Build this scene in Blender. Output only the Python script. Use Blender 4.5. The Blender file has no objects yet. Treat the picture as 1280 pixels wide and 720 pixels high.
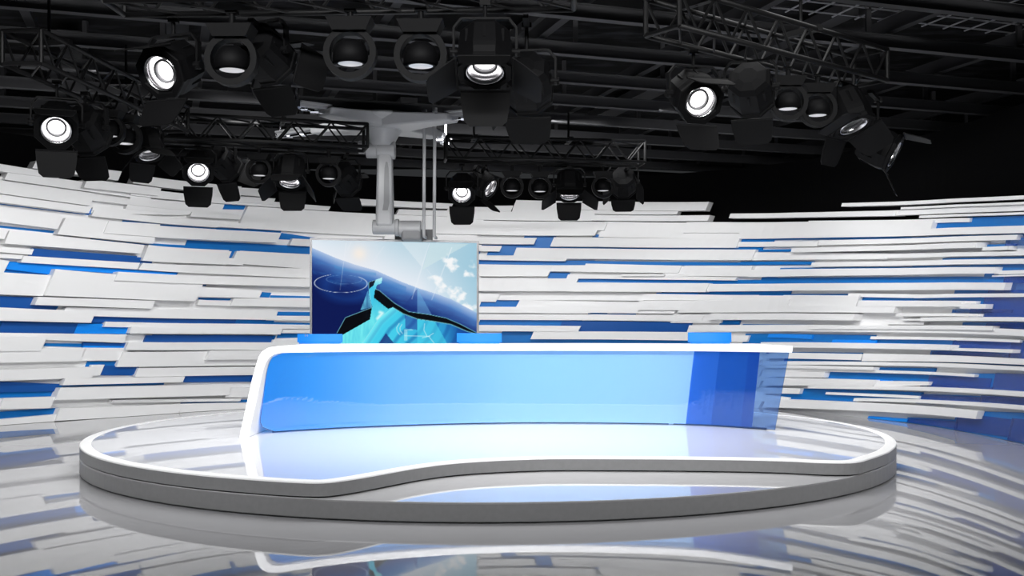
import bpy, math, random
from mathutils import Vector, Matrix, noise
random.seed(7)
C = bpy.context.scene.collection
F, CX, CY, CAM = 1330.0, 640.0, 410.0, 1.32      # focal length, principal point (1280x720 frame), camera height
PI = math.pi

def P(x, y, Y):                       # point of the place seen at (x, y) at distance Y
    return Vector(((x-CX)/F*Y, Y, CAM-(y-CY)/F*Y))
def G(x, y, z):                       # point on the level z seen at (x, y)
    Y = F*(CAM-z)/(y-CY)
    return Vector(((x-CX)/F*Y, Y, z))

# ------------------------------------------------------------------ materials
def s2l(c):
    return tuple(((v/255)/12.92 if v/255 <= .04045 else ((v/255+.055)/1.055)**2.4) for v in c)
def mat(name, col, rough=.5, metal=0, spec=.5, ior=None, coat=0, emit=None, estr=0, lin=False):
    m = bpy.data.materials.new(name); m.use_nodes = True
    b = m.node_tree.nodes['Principled BSDF']
    c = col if lin else s2l(col)
    b.inputs['Base Color'].default_value = (*c, 1)
    b.inputs['Roughness'].default_value = rough
    b.inputs['Metallic'].default_value = metal
    b.inputs['Specular IOR Level'].default_value = spec
    if ior: b.inputs['IOR'].default_value = ior
    b.inputs['Coat Weight'].default_value = coat
    b.inputs['Coat Roughness'].default_value = .03
    if emit:
        b.inputs['Emission Color'].default_value = (*s2l(emit), 1)
        b.inputs['Emission Strength'].default_value = estr
    return m
def noise_col(m, c1, c2, scale, p0=.4, p1=.6, detail=6, stretch=None):
    nt = m.node_tree; b = nt.nodes['Principled BSDF']
    tc = nt.nodes.new('ShaderNodeTexCoord'); mp = nt.nodes.new('ShaderNodeMapping')
    n = nt.nodes.new('ShaderNodeTexNoise'); r = nt.nodes.new('ShaderNodeValToRGB')
    if stretch: mp.inputs['Scale'].default_value = stretch
    n.inputs['Scale'].default_value = scale; n.inputs['Detail'].default_value = detail
    r.color_ramp.elements[0].position = p0; r.color_ramp.elements[1].position = p1
    r.color_ramp.elements[0].color = (*s2l(c1), 1); r.color_ramp.elements[1].color = (*s2l(c2), 1)
    L = nt.links
    L.new(tc.outputs['Object'], mp.inputs['Vector']); L.new(mp.outputs['Vector'], n.inputs['Vector'])
    L.new(n.outputs['Fac'], r.inputs['Fac']); L.new(r.outputs['Color'], b.inputs['Base Color'])
    return m
M = {}
M['white'] = mat('white_lacquer', (238, 238, 238), .5)
M['blue'] = mat('blue_gloss_panel', (4, 110, 188), .4, spec=.3)
M['azure'] = mat('azure_gloss_panel', (4, 136, 236), .35, spec=.35)
M['navy'] = mat('deep_blue_panel', (16, 80, 156), .35, spec=.35)
M['blackwall'] = mat('black_drape', (8, 8, 9), .95, spec=.05)
M['floor'] = mat('polished_grey_floor', (180, 180, 183), .015, ior=1.5)
M['tier'] = noise_col(mat('shaded_grey_fascia', (150, 150, 150), .35), (128, 128, 129), (131, 131, 132), 25)  # this grey holds the shade of the upright stage sides
M['top'] = mat('white_gloss_deck', (222, 224, 230), .012, ior=1.7)
M['ledge'] = mat('grey_gloss_ledge', (200, 200, 202), .015, ior=1.6)
M['trim'] = mat('white_trim', (250, 250, 250), .5)
M['groove'] = mat('dark_gap', (40, 40, 44), .6)
M['desk'] = mat('white_desk_lacquer', (245, 245, 247), .25)
M['deskgrey'] = mat('grey_desk_edge', (120, 125, 140), .3)
M['monitor'] = mat('glowing_blue_shell', (0, 100, 190), .5, spec=.3, emit=(0, 130, 228), estr=.3)  # slight glow added to the monitor backs, which are no lamps
M['mount'] = mat('grey_painted_steel', (150, 151, 153), .4)
M['mountdark'] = mat('mid_grey_plastic', (112, 113, 115), .5)
M['chrome'] = mat('chrome', (220, 222, 228), .12, metal=1)
M['bezel'] = mat('silver_bezel', (140, 140, 142), .35, metal=.3)
M['fix'] = mat('black_fixture_paint', (4, 4, 5), .65, spec=.1)
M['door'] = mat('black_barn_door', (6, 6, 7), .65, spec=.12)
M['truss'] = mat('black_truss_tube', (7, 7, 8), .55, spec=.2)
M['beam'] = mat('dark_grey_beam', (50, 50, 52), .7, spec=.2)
M['joist'] = mat('charcoal_joist', (32, 32, 34), .7, spec=.15)
M['ceil'] = noise_col(mat('dark_ceiling', (20, 20, 22), .9, spec=.1), (1, 1, 1), (30, 30, 33), 2.6, .48, .68, 9, (1, 2.4, 1))
M['wire'] = mat('grey_wire', (130, 130, 134), .5)
M['lens'] = mat('lit_lens', (255, 255, 255), .1, emit=(255, 250, 252), estr=3)
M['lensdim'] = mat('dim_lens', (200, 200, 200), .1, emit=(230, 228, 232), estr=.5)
M['ring'] = mat('steel_lens_ring', (190, 190, 192), .25, metal=1)

def emission_panel(name):
    """back-lit blue desk front: azure on the left running to pale blue"""
    m = bpy.data.materials.new(name); m.use_nodes = True; nt = m.node_tree
    b = nt.nodes['Principled BSDF']; L = nt.links
    at = nt.nodes.new('ShaderNodeAttribute'); at.attribute_name = 'run'
    r = nt.nodes.new('ShaderNodeValToRGB'); cr = r.color_ramp
    cr.elements[0].position = 0; cr.elements[0].color = (*s2l((36, 160, 255)), 1)
    cr.elements[1].position = 1; cr.elements[1].color = (*s2l((158, 204, 252)), 1)
    for p, c in ((.1, (66, 174, 255)), (.3, (122, 188, 250)), (.55, (146, 198, 250))):
        e = cr.elements.new(p); e.color = (*s2l(c), 1)
    L.new(at.outputs['Fac'], r.inputs['Fac']); L.new(r.outputs['Color'], b.inputs['Base Color'])
    L.new(r.outputs['Color'], b.inputs['Emission Color']); b.inputs['Emission Strength'].default_value = .62
    b.inputs['Roughness'].default_value = .3
    return m
M['panel'] = emission_panel('backlit_blue_panel')
M['band1'] = mat('mid_blue_panel', (70, 136, 200), .3, emit=(70, 136, 200), estr=.95)  # side panels given an added glow to read through the tinted glass
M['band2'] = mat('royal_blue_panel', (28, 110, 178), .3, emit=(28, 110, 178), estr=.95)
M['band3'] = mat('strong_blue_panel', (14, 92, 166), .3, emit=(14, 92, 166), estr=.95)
def glass(name, tint, body, fac, rough=.02, ior=1.7):
    m = bpy.data.materials.new(name); m.use_nodes = True; nt = m.node_tree; L = nt.links
    b = nt.nodes['Principled BSDF']; out = nt.nodes['Material Output']
    b.inputs['Base Color'].default_value = (*s2l(body), 1); b.inputs['Roughness'].default_value = .3
    t = nt.nodes.new('ShaderNodeBsdfTransparent'); t.inputs['Color'].default_value = (*tint, 1)
    g = nt.nodes.new('ShaderNodeBsdfGlossy'); g.inputs['Roughness'].default_value = rough
    fr = nt.nodes.new('ShaderNodeFresnel'); fr.inputs['IOR'].default_value = ior
    mx = nt.nodes.new('ShaderNodeMixShader'); mx.inputs[0].default_value = fac
    m2 = nt.nodes.new('ShaderNodeMixShader')
    L.new(t.outputs[0], mx.inputs[1]); L.new(b.outputs[0], mx.inputs[2])
    L.new(fr.outputs[0], m2.inputs[0]); L.new(mx.outputs[0], m2.inputs[1]); L.new(g.outputs[0], m2.inputs[2])
    L.new(m2.outputs[0], out.inputs['Surface'])
    return m
M['deskglass'] = glass('clear_desk_glass', (.93, .96, 1), (200, 215, 245), 0.01, ior=1.9)
M['endglass'] = glass('blue_desk_glass', (.56, .74, .97), (60, 112, 210), .14, ior=1.8)
M['wallglass'] = glass('blue_wall_glass', (.34, .66, .98), (4, 78, 176), .4, .08, 1.25)
scr = bpy.data.materials.new('screen_picture'); scr.use_nodes = True
_b = scr.node_tree.nodes['Principled BSDF']; _a = scr.node_tree.nodes.new('ShaderNodeAttribute'); _a.attribute_name = 'picture'
scr.node_tree.links.new(_a.outputs['Color'], _b.inputs['Emission Color']); _b.inputs['Emission Strength'].default_value = .95
_b.inputs['Base Color'].default_value = (.003, .003, .004, 1); _b.inputs['Roughness'].default_value = .2; _b.inputs['Specular IOR Level'].default_value = 0
M['screen'] = scr

# ------------------------------------------------------------------ mesh helpers
class MB:
    def __init__(s): s.v = []; s.f = []
    def add(s, vs, fs):
        o = len(s.v); s.v += [tuple(p) for p in vs]; s.f += [tuple(i+o for i in f) for f in fs]; return s
    def box(s, c, d, R=None):
        hx, hy, hz = d[0]/2, d[1]/2, d[2]/2; c = Vector(c)
        vs = [Vector((x, y, z)) for x in (-hx, hx) for y in (-hy, hy) for z in (-hz, hz)]
        if R: vs = [R @ v for v in vs]
        return s.add([c+v for v in vs], [(0,1,3,2),(4,6,7,5),(0,4,5,1),(2,3,7,6),(0,2,6,4),(1,5,7,3)])
    def tube(s, a, b, r, n=8, r2=None):
        a, b = Vector(a), Vector(b); d = (b-a).normalized(); r2 = r if r2 is None else r2
        u = d.orthogonal().normalized(); w = d.cross(u)
        vs = []
        for p, rr in ((a, r), (b, r2)):
            vs += [p+(u*math.cos(2*PI*i/n)+w*math.sin(2*PI*i/n))*rr for i in range(n)]
        fs = [(i, (i+1) % n, n+(i+1) % n, n+i) for i in range(n)]+[tuple(range(n-1, -1, -1)), tuple(range(n, 2*n))]
        return s.add(vs, fs)
    def bar(s, a, b, w, h):            # rectangular bar from a to b, w sideways, h upright
        a, b = Vector(a), Vector(b); d = (b-a).normalized()
        side = d.cross(Vector((0, 0, 1))); side = side.normalized() if side.length > 1e-4 else Vector((1, 0, 0))
        up = side.cross(d).normalized()
        vs = [p+side*x*w/2+up*z*h/2 for p in (a, b) for x, z in ((-1,-1),(1,-1),(1,1),(-1,1))]
        return s.add(vs, [(0,3,2,1),(4,5,6,7),(0,1,5,4),(1,2,6,5),(2,3,7,6),(3,0,4,7)])
    def lathe(s, prof, n=32, cap0=False, cap1=False, ph=0, sx=1, sy=1):   # profile (r, z) about +Z
        vs = []; fs = []
        for r, z in prof:
            vs += [(r*math.cos(2*PI*i/n+ph)*sx, r*math.sin(2*PI*i/n+ph)*sy, z) for i in range(n)]
        for k in range(len(prof)-1):
            fs += [(k*n+i, k*n+(i+1) % n, (k+1)*n+(i+1) % n, (k+1)*n+i) for i in range(n)]
        if cap0: fs.append(tuple(range(n-1, -1, -1)))
        if cap1: fs.append(tuple((len(prof)-1)*n+i for i in range(n)))
        return s.add(vs, fs)
    def prism(s, poly, z0, z1):
        n = len(poly)
        vs = [(x, y, z0) for x, y in poly]+[(x, y, z1) for x, y in poly]
        return s.add(vs, [(i, (i+1) % n, n+(i+1) % n, n+i) for i in range(n)]+[tuple(range(n-1, -1, -1)), tuple(range(n, 2*n))])
    def mesh(s, name, m, smooth=False):
        me = bpy.data.meshes.new(name); me.from_pydata(s.v, [], s.f); me.validate()
        import bmesh
        bm = bmesh.new(); bm.from_mesh(me); bmesh.ops.recalc_face_normals(bm, faces=bm.faces); bm.to_mesh(me); bm.free()
        me.materials.append(m)
        if smooth:
            for p in me.polygons: p.use_smooth = True
        return me
    def build(s, name, m, parent=None, smooth=False, bevel=0):
        return link(name, s.mesh(name, m, smooth), parent, bevel)
def link(name, me, parent=None, bevel=0):
    o = bpy.data.objects.new(name, me); C.objects.link(o)
    if parent:
        o.parent = parent
        if me.get('world'): pass
    if bevel:
        b = o.modifiers.new('bevel', 'BEVEL'); b.width = bevel; b.segments = 2; b.limit_method = 'ANGLE'
    return o
def tag(o, label, cat, group=None):
    o['label'] = label; o['category'] = cat
    if group: o['group'] = group
    return o
def empty(name, loc, label, cat, group=None):
    o = bpy.data.objects.new(name, None); C.objects.link(o); o.location = loc; o.empty_display_size = .2
    return tag(o, label, cat, group)
def wpart(mb, name, m, parent, **k):      # vertices given in world space, parent an unrotated Empty
    L = parent.matrix_basis.translation
    mb.v = [tuple(Vector(v)-L) for v in mb.v]
    return mb.build(name, m, parent, **k)
def struct(o): o['kind'] = 'structure'; return o

def crom(pts, n, closed=False):
    out = []; N = len(pts); V = [Vector(p) for p in pts]
    segs = N if closed else N-1
    for i in range(segs):
        if closed: a, b, c, d = V[(i-1) % N], V[i], V[(i+1) % N], V[(i+2) % N]
        else: a, b, c, d = V[max(i-1, 0)], V[i], V[i+1], V[min(i+2, N-1)]
        for k in range(n):
            t = k/n
            out.append(.5*((2*b)+(c-a)*t+(2*a-5*b+4*c-d)*t*t+(3*b-a-3*c+d)*t**3))
    if not closed: out.append(V[-1].copy())
    return out
def interp(tab, x):
    if x <= tab[0][0]: a, b = tab[0], tab[1]
    elif x >= tab[-1][0]: a, b = tab[-2], tab[-1]
    else:
        for a, b in zip(tab, tab[1:]):
            if a[0] <= x <= b[0]: break
    return a[1]+(b[1]-a[1])*(x-a[0])/(b[0]-a[0])

# ------------------------------------------------------------------ curved wall
WP = [(-10.2, 8.0), (-9.5, 10.0), (-8.45, 12.3), (-6.98, 14.5), (-5.75, 16.0), (-4.45, 17.4), (-2.5, 18.65), (0, 19.2),
      (2.4, 18.75), (4.2, 17.5), (5.15, 15.75), (5.6, 14.6), (5.80, 13.3), (5.86, 12.0), (5.85, 10.0), (5.6, 8.0)]
WC = crom(WP, 24)
SS = [0]
for a, b in zip(WC, WC[1:]): SS.append(SS[-1]+(b-a).length)
NS = len(WC)
def wat(s):
    s = min(max(s, 0), SS[-1]-1e-6); lo, hi = 0, NS-1
    while hi-lo > 1:
        m_ = (lo+hi)//2
        if SS[m_] <= s: lo = m_
        else: hi = m_
    t = (s-SS[lo])/(SS[hi]-SS[lo]); p = WC[lo].lerp(WC[hi], t)
    def tan(i): return (WC[min(i+1, NS-1)]-WC[max(i-1, 0)]).normalized()
    d = tan(lo).lerp(tan(hi), t).normalized()
    return p, Vector((d.y, -d.x))        # point, normal into the room
def wpx(x, y, d=0):                      # wall coordinates (run, height) of what is seen at (x, y), d in front of the wall
    lo, hi = 0.0, SS[-1]
    for _ in range(40):
        m_ = (lo+hi)/2; p, n = wat(m_); q = p+n*d
        if CX+F*q.x/q.y < x: lo = m_
        else: hi = m_
    return lo, CAM-(y-CY)*q.y/F
TOPPX = [(-80, 209), (0, 220.5), (100, 234), (200, 247), (300, 255.5), (470, 267.5), (600, 273.5), (750, 277), (883, 278.5), (1000, 277.5), (1120, 275.5), (1200, 272.5), (1290, 270), (1380, 267)]
ZT = [wpx(x, y) for x, y in TOPPX]
def ztop(s): return interp(ZT, s)
def wpt(s, z, d):
    p, n = wat(s); q = p+n*d; return (q.x, q.y, z)

mb = MB(); N = 160
for i in range(N+1):
    s = SS[-1]*i/N
    mb.add([wpt(s, 0, 0), wpt(s, ztop(s), 0), wpt(s, ztop(s), -.08), wpt(s, 0, -.08)], [])
mb.f = [(4*i+a, 4*i+b, 4*i+4+b, 4*i+4+a) for i in range(N) for a, b in ((0, 1), (1, 2), (2, 3))]
wall = struct(mb.build('wall_back', M['white'], smooth=False))
mb = MB()
for i in range(N+1):
    s = SS[-1]*i/N
    mb.add([wpt(s, 0, -.45), wpt(s, 4.08, -.45), wpt(s, 4.08, -.55), wpt(s, 0, -.55)], [])
mb.f = [(4*i+a, 4*i+b, 4*i+4+b, 4*i+4+a) for i in range(N) for a, b in ((0, 1), (1, 2), (2, 3))]
struct(mb.build('wall_rear', M['blackwall']))

def plank(mb, xl, tl, bl, xr, tr, br, d, back=-.09, shear=.45):
    sl, z1 = wpx(xl, tl, d); _, z0 = wpx(xl, bl, d); sr, z3 = wpx(xr, tr, d); _, z2 = wpx(xr, br, d)
    n = max(2, int((sr-sl)/.22)+1); h = .5*((z1-z0)+(z3-z2)); sh = shear*h/2
    r = [z/ztop(s) for z, s in ((z0, sl), (z1, sl), (z2, sr), (z3, sr))]
    vs = []
    for i in range(n+1):
        u = i/n; s = sl+(sr-sl)*u; zt = ztop(s)
        zb_, zt_ = (r[0]+(r[2]-r[0])*u)*zt, (r[1]+(r[3]-r[1])*u)*zt
        zb_ = max(zb_, .004)
        vs += [wpt(s-sh, zb_, back), wpt(s-sh, zb_, d), wpt(s+sh, zt_, d), wpt(s+sh, zt_, back)]
    fs = [(4*i+a, 4*i+b, 4*i+4+b, 4*i+4+a) for i in range(n) for a, b in ((0, 1), (1, 2), (2, 3), (3, 0))]
    fs += [(0, 3, 2, 1), (4*n, 4*n+1, 4*n+2, 4*n+3)]
    mb.add(vs, fs)

# white planks: left end x, top, bottom; right end x, top, bottom (frame pixels), level of projection 0..5
PL = [
(-70,193,205,75,217,223.5,2),(43,200.5,210.5,150,214,226,1),(8,214,224.5,190,238.5,250,1),(107,223.5,234.5,200,235,245,4),(168,218,229,300,233,244,1),
(-70,215,231,116,241.5,257.5,2),(110,243,250,240,256,263.5,2),(-70,233,243.5,113,258.5,266.5,3),(116,262.5,270,274,276,284.5,2),
(-70,247,268,76,270,286.5,3),(77,272,293,196,280,305,3),(133,276,291.5,349,291,303.5,4),(-70,276,291,8,287,299,3),(9,288,304.5,178,306,317,3),
(182,306,326,286,314,331,2),(293,313.5,329,400,318.5,337,2),(268,321.5,329,305,323.5,332,2),(28,319.5,328,173.5,328.5,336.7,2),(176,328.5,337,600,340,356,2),
(-70,303,309,41,311.5,318.5,1),(-70,312.5,317.5,28,319,324,2),(-70,315,337,8,326,342,3),(-70,336,365,80,345,371,2),(63,336,369.5,250,352,376.5,4),
(146,339.5,350.5,420,349.5,359.5,5),(248,358.5,371,326,363,373,3),(46,371,381,192,376,386,4),(-70,381,399,117,389.5,403.5,3),(80,384,394,346,387,400,2),
(290,373,382.5,600,375,387,2),(248,374.5,381,292,377,382.5,1),(336,394.5,400.5,600,397,403,1),(131,402,408.5,390,406,411.5,2),(163,408.5,416.5,352,411,418,3),(353,412,416.3,600,414,418,2),
(-70,418,440,55,421,438.5,3),(-70,415,420,157,418,428.5,1),(-70,439,455,103,434.5,451.5,3),(98,434.5,451,158,435,450.5,1),(159,427.5,437.5,340,428,437.5,3),
(340,424.5,432,600,424,433,1),(150,440,458.5,420,438.5,456.5,2),(260,438.5,450,420,438,449,4),(-70,465,479,118,458.5,472,3),(112,456,470,128,456,469,1),(171,460,471,345,458.5,468.5,2),
(80,473,481.5,230,470.5,477.5,3),(72,485,500,288,480,494,4),(2,498,511.5,66,496,510,3),(284,485,497,345,484,495.5,2),(140,500,503.5,301,498,501.5,2),(72,511,526,226,505,517,3),(226,505,516.5,345,503,512,2),(-70,531,541,70,518,527.5,2),(-70,506,517,1,498.5,511,1),
(252,237.5,248,300,241,252,1),(265,232.5,241,334,236.5,246.5,1),(291,245,252,343,248,255.5,3),(165,233.5,243.8,412,258,263.4,2),(160,246,262,278,255,268.5,1),(304,257,285,600,272,300,1),
(115,259,266,237,264,268.5,1),(239,264.5,270.5,301,270,274.5,2),(364,298,306.5,600,306,317,2),(440,248,256,565,254.5,261,1),(497,261.5,268,640,264.5,272.5,1),
(272,277,283.5,310,280,286,1),
# right of the screen
(560,258,263.5,612,259,264,1),(611,257,264,640,257,264,2),(643,250,261,884,252.5,263,1),(640,261,267,742,263,268,1),(560,264,273.5,742,266.5,276,2),(742,263,267.5,847,264,268,1),(741,268.5,275.5,886,269,276,2),
(599,275.5,284.5,757,277.5,288,2),(752,277,296,926,278.5,298,1),(856,277.5,291,1165,275,286.5,2),(1010,276,281,1212,272.5,277.3,1),(480,278,290,745,287,294.5,3),(690,296.5,308,922,298,309.5,3),
(923,291,298.3,1340,280,289.5,2),(921,302.5,308.3,1022,301.5,308,1),(1023,300.5,306.3,1271,293.5,299.5,2),(989,310,315.5,1220,303,309.5,4),(643,309.5,322.5,942,312,325,3),(846,314,325.5,1110,317,323.5,2),
(1228,309,313.3,1260,307.5,312.3,2),(1110,317,322.7,1340,313.5,318,2),(1014,328,333.5,1340,322.5,329,2),(936,337,346.3,1243,334,341.7,3),(830,333,345,938,333.5,345.5,2),(730,329.5,340,850,332,341.3,3),
(480,328,345,688,331.5,345.3,3),(680,331.5,339,740,331.5,339.7,2),(480,294,303,669,297.5,305.3,3),(480,304,312,626,307.5,314.2,2),(480,315,322,708,322,326.3,2),(709,343,348,920,346.5,350.5,2),(777,342.5,345.2,830,342.5,345,4),
(480,346,363,719,348,364,4),(716,353,364.5,884,354,365,4),(885,355,364.3,1256,353.5,362.5,3),(480,365,376,622,367.5,377.3,1),(624,369,375,806,369.5,376,1),(803,367,375.5,917,369,375,1),(916,369,380.5,985,369.5,381,2),
(977,369,383,1072,369.5,383,2),(1072,375.5,383.3,1201,376.5,383.3,3),(647,375,385,740,376.5,391.5,1),(678,380,391.8,737,381,391.8,2),(738,377,391,800,377.5,391.3,2),(796,376,387.6,985,374.5,388.2,3),(849,381,391,1118,383.5,391.2,3),
(760,387.8,391.8,843,388.5,392,2),(886,391.5,399.8,1067,392.5,400.6,4),(480,383,391,680,383.7,391.5,2),(480,392,399.5,878,394.5,402,2),(840,392.5,403.5,903,393.5,404,1),(480,405.5,414,724,407.5,414.6,3),
(665,414.5,424,880,415.3,426,3),(860,406.5,415,1340,415,423,2),(1012,406.8,411.5,1241,407.7,413,3),(905,419,427.3,935,419.3,427.3,1),(950,427.8,434.7,1188,431.3,438,4),(1088,420.5,424,1275,425,428.3,1),
(1190,435,438.2,1266,437,441.3,3),(960,441,448,1077,442.5,450.3,2),(1078,442,451.5,1340,452.5,459,3),(955,451.8,456,1340,462,467.5,2),(955,456,460.2,1092,459,462.7,3),(955,460.2,463.7,1218,468,471.3,2),
(955,463.7,471.7,1030,465,472.2,3),(955,472,482.2,1093,475,482.6,3),(1092,476,484,1161,477,481.7,2),(1010,481.5,485.5,1340,494,501,3),(955,484.5,491.8,1000,485.5,492.4,2),(1032,490,493,1149,495,498.7,1),
(1067,497.5,501.3,1340,512,518,2),(955,498.5,509.5,1221,513.5,524,3),(955,493,499,986,497,501,1),
# upper right, standing clear of the blue board
(912,267,272.6,1120,263,269.5,1),(1118,263,269,1340,253.5,261,1),(1052,254,258,1340,241,245.5,2),(1126,259,261.7,1340,249.5,252.5,2),(1149,269.5,272.6,1340,263,265.7,2),
(1112,375.8,379.5,1220,376.5,379.8,2),(1200,380,385.8,1232,380.2,386,3),(1120,391.5,395.5,1222,392.3,395.8,3),(1150,396.8,401.5,1340,397,402.5,4),(1128,398.5,400.8,1152,398.3,400.8,3),(1106,401,405.5,1155,402,405.7,1),
(1243,338.5,343,1340,336,341,1),(1143,368.3,372.7,1340,366.5,371,2),(1060,366.5,371,1145,368,372.5,1),(1240,344,346,1340,341.5,343.5,1),
]
rnd = random.Random(3)
mb = MB()
for k, (xl, tl, bl, xr, tr, br, lv) in enumerate(PL):
    plank(mb, xl, tl, bl, xr, tr, br, (.06, .08, .105, .135, .17, .21)[lv]+rnd.uniform(-.012, .012))
# rows behind the desk and the screen
for y in range(346, 512, 13):
    x = 395+rnd.uniform(-40, 20)
    while x < 590 or (y > 436 and x < 930):
        w = rnd.uniform(60, 170); h = rnd.uniform(6, 11)
        x1 = min(x+w, 612 if y < 436 else 950)
        if y < 436 and x1 > 585: break
        if y > 425 or x > 380: plank(mb, max(x, 350), y, y+h, x1, y, y+h, rnd.uniform(.04, .14))
        x += w+rnd.uniform(0, 35)
def plank_run(s0, s1, t0, t1, d):
    n = max(2, int((s1-s0)/.25)); vs = []
    for i in range(n+1):
        s = s0+(s1-s0)*i/n; zt = ztop(s)
        vs += [wpt(s-.03, t0*zt, -.05), wpt(s-.03, t0*zt, d), wpt(s+.03, t1*zt, d), wpt(s+.03, t1*zt, -.05)]
    mb.add(vs, [(4*i+a, 4*i+b, 4*i+4+b, 4*i+4+a) for i in range(n) for a, b in ((0, 1), (1, 2), (2, 3), (3, 0))]+[(0, 3, 2, 1), (4*n, 4*n+1, 4*n+2, 4*n+3)])
for sa_, sb_ in ((0.05, wpx(-80, 400)[0]), (wpx(1350, 400)[0], SS[-1]-.05)):
    t = .02
    while t < .97:
        h = rnd.uniform(.025, .06); x = sa_
        while x < sb_-.1:
            w = rnd.uniform(.6, 2.2); plank_run(x, min(x+w, sb_), t, min(t+h, .99), rnd.uniform(.06, .16)); x += w+rnd.choice((0, .02, .4))
        t += h+rnd.choice((.004, .012, .03))
mb.build('plank_cladding', M['white'], wall)
# thin coloured boards set flush between the planks
def boards(name, m, rows, d0):
    b = MB()
    for k, r in enumerate(rows): plank(b, *r, d0+.0004*k)
    return b.build(name, m, wall)
BLUE = [(113,260,263.5,160,264.5,267.5),(-70,241,246.5,112,265,269),(-10,281,283.5,72,289,292),(113,298,300.5,262,308,311.5),(153,275,277.5,272,284,286.5),(271,284.5,287,351,288.5,292),(345,290,299,392,297,301),
(232,300,310,395,308.5,318),(285,312,322.5,298,313,323),(40,310,318.5,163,321,328),(6,326.5,346,65,328,347.5),(62,329.5,337,222,340.5,343.5),(243,353.5,357,258,354.5,357.5),(248,372,375,299,373.5,375.5),(322,364.5,371.5,338,366,372),(338,369,372,392,370.5,372.5),
(-70,372,385,72,381.5,387.5),(344,389.5,395,392,390,395),(113,393.5,403.5,205,395.5,403),(195,396.5,403,342,400,405.5),(338,402.5,405.5,392,404,406),(-70,398,416,165,404.5,417.5),(189,418,428,343,419.5,428.5),(347,416.5,422.5,392,417,421.5),(56,429,432.5,158,430,435.5),
(108,451.5,458.5,152,452,458.5),(128,456.5,469,170,459,469.5),(230,470.5,477.5,345,469,476.5),(78,481,483.5,205,478.5,481),(-70,487,503,75,480.5,495.5),(-70,519,531,71,510,518),(299,499.5,503.5,350,499,503.5),(226,503.5,506,302,502,504.5),
(276,254.5,261.5,306,256.5,262),(560,273,282,601,275,284),(741,293,296.5,755,293.5,297),(648,308,311,925,309,312.5),(653,293.5,309,692,295.5,310),(560,303,309,655,305.5,310),(560,313,317,600,313.5,318),(611,307,319,647,307.5,319),
(560,323.5,331,742,325.5,332),(728,326,331,1018,328,331),(686,340.5,348,711,341,348),(716,348,354,955,350,355.5),(951,346,355,970,347,355.5),(964,347.5,355.5,1240,346,354.5),(827,364.5,368.3,985,363.8,368.5),(950,363.5,369.5,988,363.5,369.7),(988,367.5,369.7,1073,367.5,369.7),
(1070,370.5,376,1224,370.5,376.5),(560,375.5,384,649,374.5,386),(636,384.5,387,679,385,387.3),(735,390.5,393.7,795,390.5,394),(560,398.5,406.5,726,400.5,408),(718,401,415.5,863,403,416),(900,400.5,406,925,400.5,406),(928,405,407.7,1014,406,408.7),
(625,413.5,428.5,668,414,428),(598,424,429,862,425.5,430),(930,417,429.5,1092,419,430.5),(1086,423.5,431,1192,425.5,432.5),(1186,426,436,1277,427.5,438),(1163,438,444,1268,440.5,447.5),(980,448,452.3,1080,450,454.5),(1078,451.2,455,1340,457.5,462),(958,440,442,1077,441,443),
(1090,459,464.7,1168,460.2,467),(1029,464,473,1098,466.5,475.3),(1093,466.8,476,1165,468.8,477.3),(998,486,501.5,1070,488,503),(998,485.5,490.3,1152,490.3,496),(1066,493,499,1152,498,503.5),(975,491.5,503,1000,492.5,503),
(1165,278.5,287,1213,276.5,285.5),(1208,272,286,1340,268,282),(920,297,303,967,297,303.5),(917,308,313.3,953,308,313.7),(938,312,314.6,990,311.5,314.5),(955,297.3,300,1137,296,298.8),(1133,296.5,299,1340,290,294),(925,327,331,1016,327,330.7),(975,335,337.7,1142,333.5,337.5),(1140,333,336,1215,332,335),
(1212,331.5,339,1340,329,339),(1218,306,308.7,1268,305,307.7),(1178,323,326.7,1340,319.5,324.5),(1230,336.5,354,1340,334.5,353.7),(1193,362.8,368,1340,362,367.5),(1213,372,397,1340,371,397.5),(1203,403,408,1340,403,408.5),(1238,407,415,1340,407,416),
(1161,467,485,1340,468,496),(1146,492.5,504,1340,501.5,515),(1193,513,541,1340,518,566),(1133,521.5,531,1198,525,540),(1255,425,453,1340,427,459),(1160,396.5,398,1228,397,398.5)]
boards('blue_board', M['blue'], BLUE, .004)
boards('azure_board', M['azure'], [(6,327,336,64,332,343),(25,327.5,333,220,341,347,),(95,404.5,417,163,405.5,417.5),(104,432,435,158,433,436),(110,260,265,118,262,269),
    (590,274,283,600,275,283),(627,383,386,655,383.5,386),(820,366,369,872,366,369),(960,417.5,421.5,1015,418.5,424),(1040,424.5,429,1095,425,430),(1085,520,525,1134,523.5,527.5),(1095,474,477,1115,475.5,477.5),(195,340.3,342.5,219,341.5,343.5)], .048)
boards('dark_blue_board', M['navy'], [(38,310.5,318,170,320,328),(38,311,322,190,323,334),(-70,367,385,72,373,387),(114,394,403,295,398,404),(0,403,416,95,404,417),(-70,474,492,72,480,489),(230,470,478,345,469,477),
    (182,419,428,340,420,428),(104,428,432,158,429,433),(700,402,414,862,403,415),(128,457,469,172,457,468)], .046)
boards('blue_glass_board', M['wallglass'], [(1160,470,483.5,1238,473,485.5),(1242,466,489,1340,470,494),(1150,493,500,1226,497,506),(1225,494,505,1340,500,512),(1195,516,537.5,1264,524,547),(1262,522,550.5,1340,531,561),
    (1228,372,396,1340,371,397),(1232,404,415,1340,404,416),(1190,426,436,1275,428,438),(1262,426,452,1340,428,458),(1165,440,443,1262,442,447),(1255,343,354,1340,341,353),(1135,523,527.5,1196,527,536),(1190,386.5,391,1265,387,391),
    (1236,354,366,1340,353,365),(1257,298,307,1340,295,306),(1150,480,484,1240,484,487)], .05)

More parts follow.
